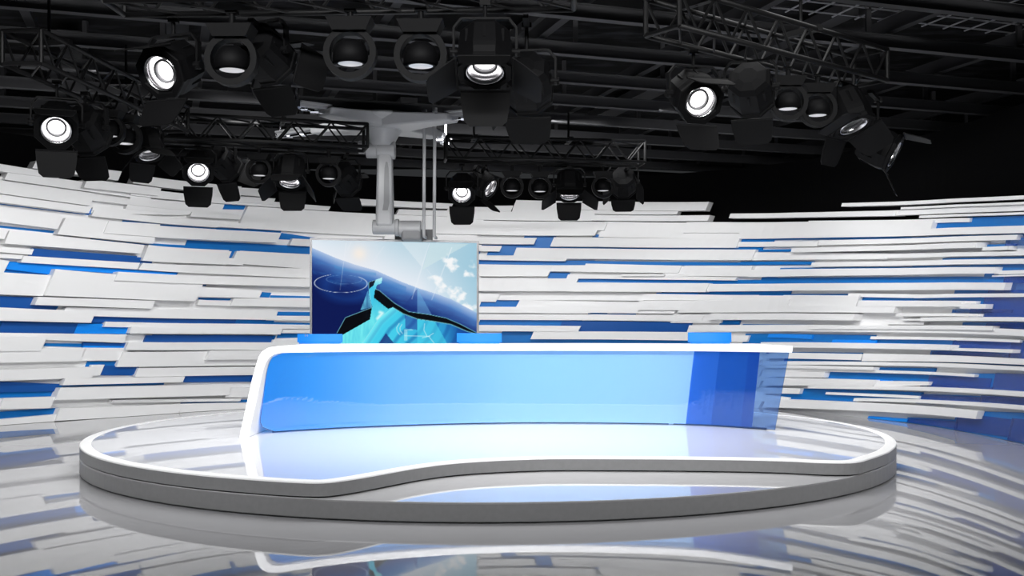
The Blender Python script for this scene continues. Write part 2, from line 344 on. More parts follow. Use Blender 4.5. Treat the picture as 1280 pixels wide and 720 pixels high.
# ------------------------------------------------------------------ floor, ceiling
mb = MB(); mb.add([(-13, -4, 0), (9, -4, 0), (9, 22, 0), (-13, 22, 0)], [(0, 1, 2, 3)])
struct(mb.build('floor', M['floor']))
ca, sa = math.cos(math.radians(18)), math.sin(math.radians(18))
U, V2 = Vector((ca, sa, 0)), Vector((-sa, ca, 0))
mb = MB(); mb.box((-1, 12, 4.80), (30, 22, .1)); ceil = struct(mb.build('ceiling', M['ceil']))
def cb(name, m, pts):
    b = MB()
    for a, c, w, h in pts: b.bar(a, c, w, h)
    return b.build(name, m, ceil)
for k, y0 in enumerate((7.0, 8.35, 9.62, 10.95, 12.2, 13.4, 14.6, 15.85, 17.1, 18.3, 19.5)):
    o = Vector((0, y0, 4.24)); a, b = o-U*10.5, o+U*10
    mb = MB(); mb.bar(a, b, .08, .12)
    mb.bar(a-Vector((0, 0, .06)), b-Vector((0, 0, .06)), .10, .012); mb.bar(a+Vector((0, 0, .06)), b+Vector((0, 0, .06)), .10, .012)
    mb.build('ceiling_beam', M['beam'], ceil)
    hb = MB()
    for j in range(-5, 6):
        q = o+U*(j*1.9+.7*(k % 2)); hb.bar(q+Vector((0, 0, .06)), q+Vector((.001, 0, .5)), .05, .05)
    hb.build('beam_hanger', M['joist'], ceil)
for k in range(-6, 7):
    o = Vector((k*1.75, 12, 4.42)); a, b = o-V2*6.5, o+V2*8
    mb = MB(); mb.bar(a, b, .015, .16); mb.bar(a-Vector((0, 0, .08)), b-Vector((0, 0, .08)), .09, .012)
    mb.build('ceiling_joist', M['joist'], ceil)
mb = MB()
for k in range(14):                                     # wire grid over the right of the studio
    q = Vector((3.0, 9.4, 4.56))+U*(k*.28); mb.bar(q, q+V2*1.5, .012, .012)
for k in range(6):
    q = Vector((3.0, 9.4, 4.56))+V2*(k*.28); mb.bar(q, q+U*3.7, .012, .012)
mb.build('wire_grid', M['wire'], ceil)
mb = MB()                                               # ducts and cable trays between beams
for (x, y, l, w) in ((-3, 9.5, 3, .3), (-5, 12, 4, .25), (.5, 10.8, 3.5, .22), (2.5, 13, 4, .3), (-1.5, 15.5, 4, .25), (3.5, 11, 3, .2)):
    q = Vector((x, y, 4.62)); mb.bar(q, q+V2*l, w, .12)
mb.build('cable_tray', M['joist'], ceil)

# ------------------------------------------------------------------ stage platform
PC = Vector((-.22, 11.16)); PR = 4.0; Z1, Z2 = .147, .26
plat = empty('stage_platform', (PC.x, PC.y, 0), 'large round two-tier white stage platform with a wavy cut-out front', 'stage')
circ = [(PR*math.cos(2*PI*i/160), PR*math.sin(2*PI*i/160)) for i in range(160)]
mb = MB(); mb.lathe([(PR-.03, 0), (PR-.03, .012), (PR, .014), (PR, Z1-.014), (PR-.008, Z1-.006)], 200); mb.build('lower_fascia', M['tier'], plat, smooth=False)
mb = MB(); mb.lathe([(.01, Z1-.002), (PR-.01, Z1-.002), (PR-.008, Z1-.006)], 200); mb.build('lower_deck', M['ledge'], plat)
front = [(1110, 566), (1092, 572), (1066, 576.5), (1030, 577), (985, 575), (930, 573.5), (850, 572.5), (770, 572), (690, 572), (625, 574), (570, 577.5), (525, 583), (485, 590), (445, 597), (410, 601.5), (375, 602.5)]
fp = [G(x, y, Z2) for x, y in front]; fp = [Vector((p.x-PC.x, p.y-PC.y)) for p in fp]
a0 = math.atan2(fp[0].y, fp[0].x); a1 = math.atan2(fp[-1].y, fp[-1].x)    # right end, left end
back = []
span = (a1 % (2*PI))-(a0 % (2*PI))
if span > 0: span -= 2*PI
a0m = a0; tot = (a1-a0) % (2*PI)
# outline runs counter-clockwise from the right end round the back to the left end, then along the wavy front
fp = [p.normalized()*PR if p.length > 3.97 else p for p in fp]; st, en = a0+.05, a0+tot-.09
back = [Vector((math.cos(st+(en-st)*i/40)*PR, math.sin(st+(en-st)*i/40)*PR)) for i in range(41)]
ring = back+list(reversed(fp))
ol = crom(ring, 5, closed=True)
def inset(pl, d):
    n = len(pl); out = []
    for i in range(n):
        t = (pl[(i+1) % n]-pl[(i-1) % n]).normalized(); out.append(pl[i]+Vector((-t.y, t.x))*d)
    return out
def strip(mb, rows):                     # closed rows of (polyline, z)
    n = len(rows[0][0]); vs = [(p.x, p.y, z) for pl, z in rows for p in pl]
    mb.add(vs, [(k*n+i, k*n+(i+1) % n, (k+1)*n+(i+1) % n, (k+1)*n+i) for k in range(len(rows)-1) for i in range(n)]); return mb
g = inset(ol, .03)
strip(MB(), [(g, Z1-.001), (g, Z1+.008)]).build('shadow_gap', M['groove'], plat)
strip(MB(), [(g, Z1+.008), (ol, Z1+.009), (ol, Z2-.014)]).build('upper_fascia', M['tier'], plat)
i1 = inset(ol, .006); i2 = inset(ol, .10)
strip(MB(), [(ol, Z2-.014), (ol, Z2-.005), (i1, Z2), (i2, Z2)]).build('edge_trim', M['trim'], plat)
mb = MB(); n = len(i2); mb.add([(p.x, p.y, Z2) for p in i2], [tuple(range(n))])
mb.build('upper_deck', M['top'], plat)

# ------------------------------------------------------------------ news desk
ZB, ZU, ZD = .275, 1.070, 1.14
FRONT = [(-2.75, 10.5), (-2.50, 10.70), (-2.0, 11.08), (-1.48, 11.37), (-.67, 11.66), (.09, 11.80), (1.0, 11.78), (1.9, 11.62), (2.3, 11.38), (2.70, 11.02), (2.95, 10.78)]
FC = crom(FRONT, 12)
def fy(x):
    for a, b in zip(FC, FC[1:]):
        if a.x <= x <= b.x: return a.y+(b.y-a.y)*(x-a.x)/(b.x-a.x)
    return FC[0].y if x < FC[0].x else FC[-1].y
desk = empty('news_desk', (0, 11.9, Z2), 'long curved news desk with glowing light blue front and white top on the stage', 'desk')
def pxz(x, z):                            # desk-front x at frame column x
    X = (x-CX)/F*11.2
    for _ in range(20): X = (x-CX)/F*fy(X)
    return X
XLb, XLt, XRb, XRt = pxz(324, 0), pxz(337, 0), pxz(968, 0), pxz(985.5, 0)
X2b, X2t = pxz(857, 0), pxz(867.5, 0)
def sheet(name, m, xb0, xt0, xb1, xt1, off, zb=ZB, zt=ZU, n=60, thick=.02, run=False, round_l=0):
    """upright curved sheet following the desk front; ends may slant"""
    b = MB(); nz = 16
    for i in range(n+1):
        for k in range(nz+1):
            v = k/nz; z = zb+(zt-zb)*v; u = i/n
            x0 = xb0+(xt0-xb0)*v; x1 = xb1+(xt1-xb1)*v
            if round_l:
                e = 0
                if z < zb+round_l: q = zb+round_l-z; e = round_l-math.sqrt(max(round_l**2-q*q, 0))
                if z > zt-round_l: q = z-(zt-round_l); e = round_l-math.sqrt(max(round_l**2-q*q, 0))
                x0 += e
            x = x0+(x1-x0)*u
            b.v.append((x, fy(x)-off, z))
    W = nz+1; cnt = len(b.v)
    b.v += [(x, y+thick, z) for x, y, z in b.v]
    for i in range(n):
        for k in range(nz):
            q = (i*W+k, i*W+k+1, (i+1)*W+k+1, (i+1)*W+k)
            b.f.append(q); b.f.append(tuple(j+cnt for j in reversed(q)))
    edge = [i*W for i in range(n+1)]+[n*W+k for k in range(1, W)]+[i*W+nz for i in range(n-1, -1, -1)]+[k for k in range(nz-1, 0, -1)]
    for a, c in zip(edge, edge[1:]+edge[:1]): b.f.append((a, c, c+cnt, a+cnt))
    xs = [v[0] for v in b.v]
    o = wpart(b, name, m, desk, smooth=False)
    if run:
        at = o.data.attributes.new('run', 'FLOAT', 'POINT')
        for i, x in enumerate(xs): at.data[i].value = max(0, min(1, (x-xb0)/(xb1-xb0)))
    return o
def slant(xpx_t, xpx_b): return pxz(xpx_b, 0), pxz(xpx_t, 0)
sheet('light_panel', M['panel'], XLb, XLt, X2b, X2t, .0, run=True, thick=.05, round_l=.13, n=90)
b2, t2 = slant(900, 889); b3, t3 = slant(937, 926.5); b4, t4 = slant(951, 941)
o = sheet('side_panel', M['band1'], X2b, X2t, b2, t2, -.02, n=8); o['label'] = 'mid blue panel behind the glass'
o = sheet('side_panel', M['band2'], b2, t2, b3, t3, -.03, n=8); o['label'] = 'royal blue panel behind the glass'
o = sheet('side_panel', M['band3'], b3, t3, b4, t4, -.04, n=8); o['label'] = 'narrow strong blue panel behind the glass'
sheet('front_glass', M['deskglass'], XLb, XLt, X2b, X2t, .03, n=90, thick=.008, round_l=.13)
sheet('end_glass', M['endglass'], X2b, X2t, XRb, XRt, .03, n=16, thick=.008, zb=ZB-.006)
# white frame: foot and left side, rounded shoulder, then the top slab
DEP = .85
def foff(z, x):                           # how far the frame stands before the front
    k = max(0, min(1, (ZD-z)/(ZD-Z2))); k2 = max(0, min(1, (-1.9-x)/.5))
    return .13+.23*k*k2
outer = [(310.5, Z2), (313, .40), (317, .60), (321, .80), (325, .95), (327.5, 1.03), (331.5, 1.085), (338, 1.12), (348, 1.137), (362, ZD)]
inner = [(322, Z2), (324, .40), (328.5, .60), (332, .80), (335, .92), (337.5, .98), (341, 1.025), (346.5, 1.055), (355, 1.068), (370, ZU)]
for x in (400, 440, 480, 520, 560, 600, 640, 680, 720, 760, 800, 840, 880, 910, 940, 965, 986.5): outer.append((x, ZD)); inner.append((x, ZU))
mb = MB()
for (xo, zo), (xi, zi) in zip(outer, inner):
    for (x, z) in ((xo, zo), (xi, zi)):
        X = pxz(x, 0); yb = max(fy(X)+DEP, 12.45)
        mb.v.append((X, fy(X)-foff(z, X), z)); mb.v.append((X, yb, z))
n = len(outer)
for i in range(n-1):
    a, b = 4*i, 4*i+4
    mb.f += [(a, b, b+2, a+2), (a+1, a+3, b+3, b+1), (a, a+1, b+1, b), (a+2, b+2, b+3, a+3)]
mb.f += [(0, 2, 3, 1), (4*n-4, 4*n-3, 4*n-1, 4*n-2)]
wpart(mb, 'frame', M['desk'], desk, bevel=.006)
# plinth under the front, back panel, leg carrying the right end
sheet('plinth', M['deskgrey'], XLb+.1, XLb+.1, pxz(960, 0), pxz(960, 0), -.06, zb=Z2, zt=ZB+.002, thick=.03)
sheet('back_panel', M['desk'], XLb+.12, XLt+.12, X2b-.05, X2t-.05, -.62, zb=Z2, zt=ZU, thick=.03)
mb = MB(); mb.box((1.75, 12.05, (Z2+ZU)/2), (.05, .7, ZU-Z2)); wpart(mb, 'support_leg', M['desk'], desk)

# blue monitor backs on the desk
def monitor(x0, x1, yt, yb, Y, label, tilt=0):
    A, B = P(x0, yt, Y), P(x1, yt, Y); w = B.x-A.x; zt = A.z; zb = ZD
    r = empty('desk_monitor', ((A.x+B.x)/2, Y, ZD), label, 'monitor', 'blue monitors on the desk'); r.rotation_euler.z = tilt
    h = zt-zb; n = 12; vs = []
    for i in range(n+1):
        u = i/n-.5; bow = .03*(1-4*u*u)
        for y_, z_ in ((-.02-bow, .015), (-.012-bow, h), (.012-bow*.6, h), (.02-bow*.6, .015)): vs.append((u*w, y_, z_))
    fs = [(4*i+a, 4*i+(a+1) % 4, 4*i+4+(a+1) % 4, 4*i+4+a) for i in range(n) for a in range(4)]+[(0, 1, 2, 3), (4*n+3, 4*n+2, 4*n+1, 4*n)]
    b = MB(); b.add(vs, fs); b.build('back_shell', M['monitor'], r, bevel=.004)
    b = MB(); b.box((0, 0, .008), (w*.9, .10, .016)); b.build('stand', M['monitor'], r, bevel=.003)
    b = MB()
    vs = []
    for i in range(n+1):
        u = i/n-.5; bow = .03*(1-4*u*u)
        for z_ in (.02, h-.008): vs.append((u*w*.96, .0215-bow*.6-.003*(z_ > .03), z_))
    b.add(vs, [(2*i, 2*i+1, 2*i+3, 2*i+2) for i in range(n)]); b.build('display', M['groove'], r)
    return r
m1 = monitor(372, 428, 417.5, 430, 12.22, 'blue monitor at the left end of the desk, left of the big screen')
b = MB()
for dx, hh in ((-.16, .03), (-.135, .022)): b.box((dx, -.045, .095), (.006, .006, hh))
b.build('vent_slot', M['bezel'], m1)
monitor(571, 627, 416.5, 430, 12.32, 'blue monitor on the desk in front of the big screen right corner')
monitor(860, 914, 415.5, 430, 12.30, 'blue monitor on the right part of the desk, alone before the planks')

# ------------------------------------------------------------------ display screen
SY = 13.95
tl, tr_, br_, bl_ = P(387.5, 297.2, SY), P(598.5, 299.5, SY+.05), P(598.5, 441, SY+.05), P(387.5, 441, SY)
tv = empty('display_screen', (P(493, 441, SY).x, SY, P(493, 441, SY).z), 'large flat screen with a blue abstract picture hung behind the desk', 'screen')
ex = (tr_-tl); ez = (tl-bl_)
def tvp(u, v, d=0): return bl_+ex*u+ez*v*(1-u)+(tr_-br_)*v*u+Vector((0, -d, 0))
mb = MB()
mb.add([tvp(0, 0), tvp(1, 0), tvp(1, 1), tvp(0, 1), tvp(0, 0, -.07), tvp(1, 0, -.07), tvp(1, 1, -.07), tvp(0, 1, -.07)],
       [(4, 7, 6, 5), (0, 1, 5, 4), (1, 2, 6, 5), (2, 3, 7, 6), (3, 0, 4, 7), (0, 3, 2, 1)])
wpart(mb, 'back_cover', M['bezel'], tv, bevel=.006)
bu, bv = .0125, .019
mb = MB()
for (u0, u1, v0, v1) in ((0, 1, 1-bv, 1), (0, 1, 0, bv), (0, bu, bv, 1-bv), (1-bu, 1, bv, 1-bv)):
    q = [(u0, v0), (u1, v0), (u1, v1), (u0, v1)]
    mb.add([tvp(u, v, .014) for u, v in q]+[tvp(u, v, .0) for u, v in q], [(0, 1, 2, 3), (0, 4, 5, 1), (1, 5, 6, 2), (2, 6, 7, 3), (3, 7, 4, 0)])
wpart(mb, 'bezel', M['bezel'], tv)
def inpoly(x, y, pl):
    c = False; j = len(pl)-1
    for i in range(len(pl)):
        xi, yi = pl[i]; xj, yj = pl[j]
        if (yi > y) != (yj > y) and x < (xj-xi)*(y-yi)/(yj-yi)+xi: c = not c
        j = i
    return c
def dseg(x, y, a, b):
    dx, dy = b[0]-a[0], b[1]-a[1]; t = max(0, min(1, ((x-a[0])*dx+(y-a[1])*dy)/(dx*dx+dy*dy)))
    return math.hypot(x-a[0]-t*dx, y-a[1]-t*dy), t
def dpl(x, y, pl): return min(dseg(x, y, a, b)[0] for a, b in zip(pl, pl[1:]))
def mixc(a, b, t): t = max(0, min(1, t)); return tuple(p+(q-p)*t for p, q in zip(a, b))
HZ = [(30, 88), (180, 150), (300, 190), (430, 225), (580, 290), (700, 335), (800, 365), (900, 400), (1062, 485)]
BLK1 = [(186, 624), (238, 527), (405, 460), (392, 536), (215, 640), (190, 640)]
CY1 = [(432, 330), (405, 460), (392, 536), (215, 640), (205, 700), (338, 700), (445, 535), (535, 458), (470, 430), (418, 398)]
CYT = [(384, 300), (430, 283), (468, 268), (466, 304), (434, 318), (406, 455), (386, 380)]
CY2 = [(338, 700), (445, 535), (535, 458), (600, 497), (690, 530), (800, 545), (900, 562), (1000, 605), (1062, 622), (1062, 700)]
BLK2 = [(424, 342), (452, 352), (545, 430), (635, 484), (760, 500), (870, 522), (960, 560), (1062, 614), (1062, 624), (1000, 606), (900, 563), (800, 546), (690, 532), (600, 499), (535, 458), (505, 468), (416, 398)]
FOLD = [(382, 302), (428, 285), (415, 318), (386, 345)]
PALE = [(333, 478), (380, 350), (402, 458)]
def paint(x, y):
    h = interp(HZ, x); d = y-h
    if d < 0:
        c = mixc((236, 242, 250), (188, 216, 230), -d/260)
        c = mixc(c, (150, 200, 222), (x-700)/420*.75)
        if inpoly(x, y, [(590, 44), (760, 44), (720, 200)]): c = mixc(c, (245, 250, 252), .35)
        if inpoly(x, y, [(770, 44), (1010, 44), (720, 215)]): c = mixc(c, (215, 235, 238), .6)
        nz = 2.2*noise.fractal(Vector((x*.013, y*.016, 3.1)), 1, 2, 5)
        for (ax, ay, bx, by, r) in ((800, 262, 1000, 420, 42), (870, 150, 1050, 250, 36), (930, 400, 1050, 450, 32)):
            dd, _ = dseg(x, y, (ax, ay), (bx, by))
            c = mixc(c, (250, 252, 253), (r-dd-8+nz*30)/34)
    else:
        c = mixc((176, 200, 234), (84, 128, 196), d/60)
        c = mixc(c, (24, 48, 118), (d-45)/100); c = mixc(c, (10, 24, 84), (d-130)/130)
        c = mixc(c, (64, 140, 205), .55*max(0, 1-abs(d-40-18*math.sin(x*.01))/16)*(x > 170)*(x < 430))
        if x < 420: c = mixc(c, (30, 90, 175), .35*max(0, 1-abs(math.hypot((x-250)/150, (y-330)/90)-.9)/.5))
        e = math.hypot((x-210)/165, (y-310)/58)
        if 250 < y < 375 and (x < 150 or x > 320 or y > 320): c = mixc(c, (235, 245, 255), .85*max(0, 1-abs(e-1)/.035))
        c = mixc(c, (150, 190, 235), .4*max(0, 1-abs(math.hypot((x-230)/110, (y-285)/28)-1)/.06))
        c = mixc(c, (70, 150, 215), .30*max(0, noise.fractal(Vector((x*.006+y*.014, y*.03-x*.012, 1.3)), 1, 2, 4))*(d < 170))
        if 455 < x < 620 and d > 20: c = mixc(c, (60, 130, 200), .5*max(0, 1-abs(y-320)/60))
    if inpoly(x, y, [(690, 335), (885, 700), (610, 700), (600, 450)]): c = mixc(c, (20, 40, 120), .35 if x < 690 else 0); c = mixc(c, (120, 185, 230), .45 if x >= 690 else .05)
    tex = max(0, min(1, .5+.6*noise.fractal(Vector((x*.06, y*.012, 7.7)), 1, 2, 3)))
    if inpoly(x, y, PALE): c = mixc(c, (110, 210, 240), .5+.4*tex)
    if inpoly(x, y, CYT): c = mixc((70, 205, 238), (190, 245, 250), (330-y)/60+.2*tex)
    if inpoly(x, y, FOLD): c = (14, 22, 40)
    if inpoly(x, y, CY1):
        c = mixc((48, 190, 228), (120, 242, 246), (y-340)/220); c = mixc(c, (40, 165, 215), .35*tex)
        c = mixc(c, (225, 255, 255), 1-dpl(x, y, [(455, 490), (470, 495), (440, 530)])/16)
    if inpoly(x, y, CY2):
        q = dpl(x, y, [(345, 700), (450, 540), (535, 462)])
        c = mixc((70, 210, 240), (36, 130, 200), (x-560)/420)
        c = mixc(c, (24, 84, 160), max(0, math.sin(q*.09))*.45); c = mixc(c, (110, 235, 248), 1-q/46)
        if inpoly(x, y, [(440, 700), (492, 622), (545, 690), (550, 700)]): c = mixc(c, (28, 52, 120), .8)
        if inpoly(x, y, [(690, 532), (800, 545), (885, 700), (690, 700)]): c = mixc(c, (80, 225, 245), .55)
        if inpoly(x, y, [(610, 505), (690, 532), (690, 600), (615, 590)]): c = mixc(c, (40, 60, 150), .55)
        if x > 860: c = mixc(c, (20, 60, 140), (x-860)/150)
        for pl in ([(575, 560), (560, 585), (562, 610), (580, 632)], [(592, 566), (580, 588), (582, 606), (596, 624)], [(610, 600), (660, 600)], [(610, 638), (770, 640)], [(735, 560), (730, 600), (750, 640)], [(720, 650), (760, 640), (800, 690)], [(760, 640), (790, 620)]):
            c = mixc(c, (215, 250, 255), .8*(1-dpl(x, y, pl)/4))
        if 606 < x < 628 and 600 < y < 670: c = mixc(c, (190, 240, 250), .55)
    if inpoly(x, y, BLK1): c = mixc((3, 5, 9), (16, 40, 58), (x-330)/160*tex)
    if inpoly(x, y, BLK2): c = (4, 9, 13)
    for pl, w in (([(186, 624), (238, 527), (405, 460)], 3), ([(338, 700), (445, 535), (535, 458), (600, 497), (690, 530), (800, 545), (900, 562), (1000, 605), (1062, 622)], 4), ([(424, 342), (452, 352), (545, 430), (635, 484), (760, 500), (870, 522), (960, 560), (1062, 614)], 3), ([(384, 302), (386, 345), (402, 458)], 3)):
        c = mixc(c, (150, 240, 250), .85*(1-dpl(x, y, pl)/w))
    for a, b, w, s in (((765, 45), (655, 402), 5, .75), ((905, 70), (780, 405), 5, .7), ((243, 52), (205, 352), 3, .6), ((275, 44), (238, 130), 4, .4), ((480, 70), (410, 170), 4, .35), ((750, 215), (860, 340), 4, .3)):
        q, t = dseg(x, y, a, b); c = mixc(c, (245, 250, 255), s*(1-q/w)*(1-.5*t))
    g_ = math.hypot(x-325, y-120)
    c = mixc(c, (255, 244, 226), math.exp(-(g_/42)**2)); c = mixc(c, (240, 236, 240), .4*math.exp(-(g_/120)**2))
    return s2l(tuple(max(0, min(255, v)) for v in c))
nx, ny = 300, 196
vs = []; cols = []
for j in range(ny+1):
    for i in range(nx+1):
        u, v = i/nx, j/ny
        vs.append(tvp(bu+(1-2*bu)*u, bv+(1-2*bv)*v, .004)); cols.append(paint(30+1032*u, 38+(1-v)*700))
mb = MB(); mb.v = [tuple(p) for p in vs]; W = nx+1
mb.f = [(j*W+i, j*W+i+1, (j+1)*W+i+1, (j+1)*W+i) for j in range(ny) for i in range(nx)]
o = wpart(mb, 'screen', M['screen'], tv)
at = o.data.attributes.new('picture', 'FLOAT_COLOR', 'POINT')
for i, c in enumerate(cols): at.data[i].color = (*c, 1)

# ------------------------------------------------------------------ ceiling arm that carries the screen
AY = 13.7
c0 = P(478, 150, AY)
arm = empty('screen_mount', (c0.x, AY, P(478, 297, AY).z), 'grey jointed ceiling arm with four spread feet above the big screen', 'ceiling mount')
ends = [P(405, 138, 12.95), P(566, 146, 13.05), P(395, 163, 14.3), P(545, 168, 14.5)]
tips = [P(371, 131, 12.65), P(611, 141, 12.65), P(350, 169, 14.65), P(557, 178, 14.85)]
# hub: a flared cone
mb = MB(); hub = P(478, 158, AY)
prof = [(r_, P(0, y_, AY).z-hub.z) for r_, y_ in ((.15, 183), (.175, 176), (.22, 168), (.30, 160), (.42, 154), (.50, 150), (.50, 147), (.40, 145))]
mb.lathe(prof, 36, True, True); mb.v = [(x+hub.x, y+hub.y, z+hub.z) for x, y, z in mb.v]
wpart(mb, 'hub', M['mount'], arm, smooth=True)
for e, t in zip(ends, tips):
    st_ = Vector((hub.x, hub.y, P(0, 152, AY).z)); d = (e-st_); d2 = Vector((d.x, d.y, 0)).normalized(); sd = Vector((-d2.y, d2.x, 0))
    b = MB(); vs = []
    K = 8
    for i in range(K+1):
        u = i/K; q = st_.lerp(e, u); q.z = st_.z+(e.z-st_.z)*(u**1.5)
        w = .26*(1-u)**1.3+.145; h = .07*(1-u)+.06
        vs += [q+sd*w*.75-Vector((0, 0, h)), q-sd*w*.75-Vector((0, 0, h)), q-sd*w+Vector((0, 0, h*.5)), q+sd*w+Vector((0, 0, h*.5))]
    fs = [(4*i+a, 4*i+(a+1) % 4, 4*i+4+(a+1) % 4, 4*i+4+a) for i in range(K) for a in range(4)]+[(0, 3, 2, 1), (4*K, 4*K+1, 4*K+2, 4*K+3)]
    b.add(vs, fs); leg = wpart(b, 'foot_arm', M['mount'], arm, bevel=.02)
    b = MB(); b.bar(e-d2*.05+Vector((0, 0, .03)), t, .12, .035); b.bar(e-d2*.05+Vector((0, 0, .055)), t+Vector((0, 0, .03)), .2, .02)
    wpart(b, 'foot_plate', M['mount'], arm)
    b = MB(); b.box(t+Vector((0, 0, .01)), (.10, .10, .085)); b.bar(t+Vector((0, 0, -.025)), e-Vector((0, 0, .03)), .04, .03); b.tube(t-Vector((0, 0, .06)), t+Vector((0, 0, .06)), .018)
    q = e.lerp(t, .35); b.tube(q-Vector((.05, 0, .035)), q+Vector((.05, 0, -.035)), .028, 12); q = e.lerp(t, .72); b.tube(q-Vector((.04, 0, .03)), q+Vector((.04, 0, -.03)), .025, 12)
    q = t+Vector((0, 0, .05)); b.tube(q, Vector((q.x, q.y, 4.19)), .02)
    wpart(b, 'clamp', M['chrome'], arm)
# elbow, upper arm, lower joint
def tubepart(name, a, b, r, m=M['mount'], n=28, bev=.012):
    q = MB(); q.tube(a, b, r, n); return wpart(q, name, m, arm, smooth=False, bevel=bev)
R0 = 14.5/F*AY
tubepart('elbow_joint', P(458, 187.5, AY), P(493, 187.5, AY), .105)
tubepart('elbow_cap', P(448, 184, AY), P(458, 184, AY), .082)
tubepart('elbow_ring', P(471.5, 187.5, AY), P(494, 187.5, AY), .118)
q = MB(); vs = []
for x0, x1, y, dp in ((472.2, 489, 186, .09), (472, 490.5, 200, .095), (471.2, 491.5, 240, .105), (470.5, 492, 284, .115)):
    a, b = P(x0, y, AY), P(x1, y, AY)
    vs += [(a.x, AY-dp, a.z), (b.x, AY-dp, b.z), (b.x, AY+dp, b.z), (a.x, AY+dp, a.z)]
q.add(vs, [(4*i+a, 4*i+(a+1) % 4, 4*i+4+(a+1) % 4, 4*i+4+a) for i in range(3) for a in range(4)]+[(0, 1, 2, 3), (12, 15, 14, 13)])
wpart(q, 'upright', M['mount'], arm, bevel=.035)
q = MB(); vs = []
for x0, x1, y in ((483.5, 485.5, 204), (482, 487, 212), (481, 488, 255), (479.5, 486, 264)):
    a, b = P(x0, y, AY), P(x1, y, AY); vs += [(a.x, AY-.122, a.z), (b.x, AY-.122, b.z), (b.x, AY-.09, b.z), (a.x, AY-.09, a.z)]
q.add(vs, [(4*i+a, 4*i+(a+1) % 4, 4*i+4+(a+1) % 4, 4*i+4+a) for i in range(3) for a in range(4)]+[(0, 1, 2, 3), (12, 15, 14, 13)])
wpart(q, 'groove_inlay', M['mountdark'], arm)
tubepart('lower_joint', P(466, 284, AY), P(495, 284, AY), .095)
tubepart('joint_ring', P(494, 284.5, AY), P(499, 284.5, AY), .110)
tubepart('motor_barrel', P(499, 286, AY), P(526.5, 286, AY), .105)
q = MB(); a, b = P(501, 284, AY-.12), P(526, 300, AY-.12)
q.box(((a.x+b.x)/2, AY+.05, (a.z+b.z)/2), (b.x-a.x, .3, a.z-b.z)); wpart(q, 'screen_bracket', M['mountdark'], arm, bevel=.03)
q = MB(); a = P(513, 300, AY); zt_ = P(0, 297, SY).z; q.box((a.x, SY+.21, zt_-.25), (.5, .05, .75)); q.bar((a.x, AY, zt_+.09), (a.x, SY+.2, zt_+.09), .2, .08); wpart(q, 'mounting_plate', M['mountdark'], arm)
for x, y0 in ((530, 140), (543, 138)):
    q = MB(); a, b = P(x+.6, y0, AY-.1), P(x-.3, 296.5, AY-.1); q.tube(a, b, .021, 14); q.tube(a-Vector((0, 0, .02)), a+Vector((0, 0, .03)), .034, 12)
    q.bar(Vector((b.x, b.y, b.z+.02)), Vector((b.x, SY+.03, b.z+.02)), .03, .03); wpart(q, 'support_rod', M['mount'], arm)

# ------------------------------------------------------------------ trusses
TR = {}; TB = 2.185
def truss(key, a, b, label):
    a, b = Vector((*a, 0)), Vector((*b, 0)); d = (b-a).normalized(); s = Vector((-d.y, d.x, 0)); L = (b-a).length
    TR[key] = (a, b); ZB_, ZT_, w = CAM+TB+.03, CAM+2.49, .17
    r = empty('lighting_truss', ((a.x+b.x)/2, (a.y+b.y)/2, ZB_), label, 'truss', 'black lattice lighting trusses')
    for sy in (-1, 1):
        for z in (ZB_, ZT_):
            q = MB(); q.tube(a+s*w*sy+Vector((0, 0, z)), b+s*w*sy+Vector((0, 0, z)), .022, 10); wpart(q, 'chord', M['truss'], r, smooth=True)
    n = max(3, round(L/.42)); q = MB()
    for i in range(n):
        u0, u1, um = a+d*(L*i/n), a+d*(L*(i+1)/n), a+d*(L*(i+.5)/n)
        for sy in (-1, 1):
            lo, hi = Vector((0, 0, ZB_)), Vector((0, 0, ZT_))
            q.tube(u0+s*w*sy+hi, um+s*w*sy+lo, .012, 6); q.tube(um+s*w*sy+lo, u1+s*w*sy+hi, .012, 6)
        for z in (ZB_, ZT_): q.tube(u0-s*w+Vector((0, 0, z)), u1+s*w+Vector((0, 0, z)), .010, 6)
    wpart(q, 'bracing', M['truss'], r)
    for p in (a, b):
        q = MB(); cs = [p+s*w*sy+Vector((0, 0, z)) for sy, z in ((-1, ZB_), (1, ZB_), (1, ZT_), (-1, ZT_))]
        for i in range(4): q.tube(cs[i], cs[(i+1) % 4], .020, 8)
        wpart(q, 'end_frame', M['truss'], r)
    for u in (.14, .62):
        p = a.lerp(b, u); q = MB(); q.tube(p+Vector((0, 0, ZT_-.02)), p+Vector((0, 0, 4.2)), .015, 8); q.box(p+Vector((0, 0, ZT_+.01)), (.4, .06, .05), Matrix.Rotation(math.atan2(s.y, s.x), 3, 'Z'))
        wpart(q, 'hanger', M['truss'], r)
truss('B', (-2.75, 7.36), (.42, 7.22), 'black lattice truss nearest the top of the picture, above the front spotlights')
truss('A', (-4.1, 8.9), (-3.82, 12.0), 'black lattice truss at the far left, running away from the viewer')
truss('D', (-4.35, 12.42), (-1.81, 13.15), 'black lattice truss at mid left, ending beside the screen arm')
truss('E', (-.87, 14.0), (1.75, 14.35), 'black lattice truss at mid right, behind and right of the screen arm')
truss('C', (1.12, 7.93), (3.25, 9.65), 'black lattice truss at the right, slanting down towards the right')

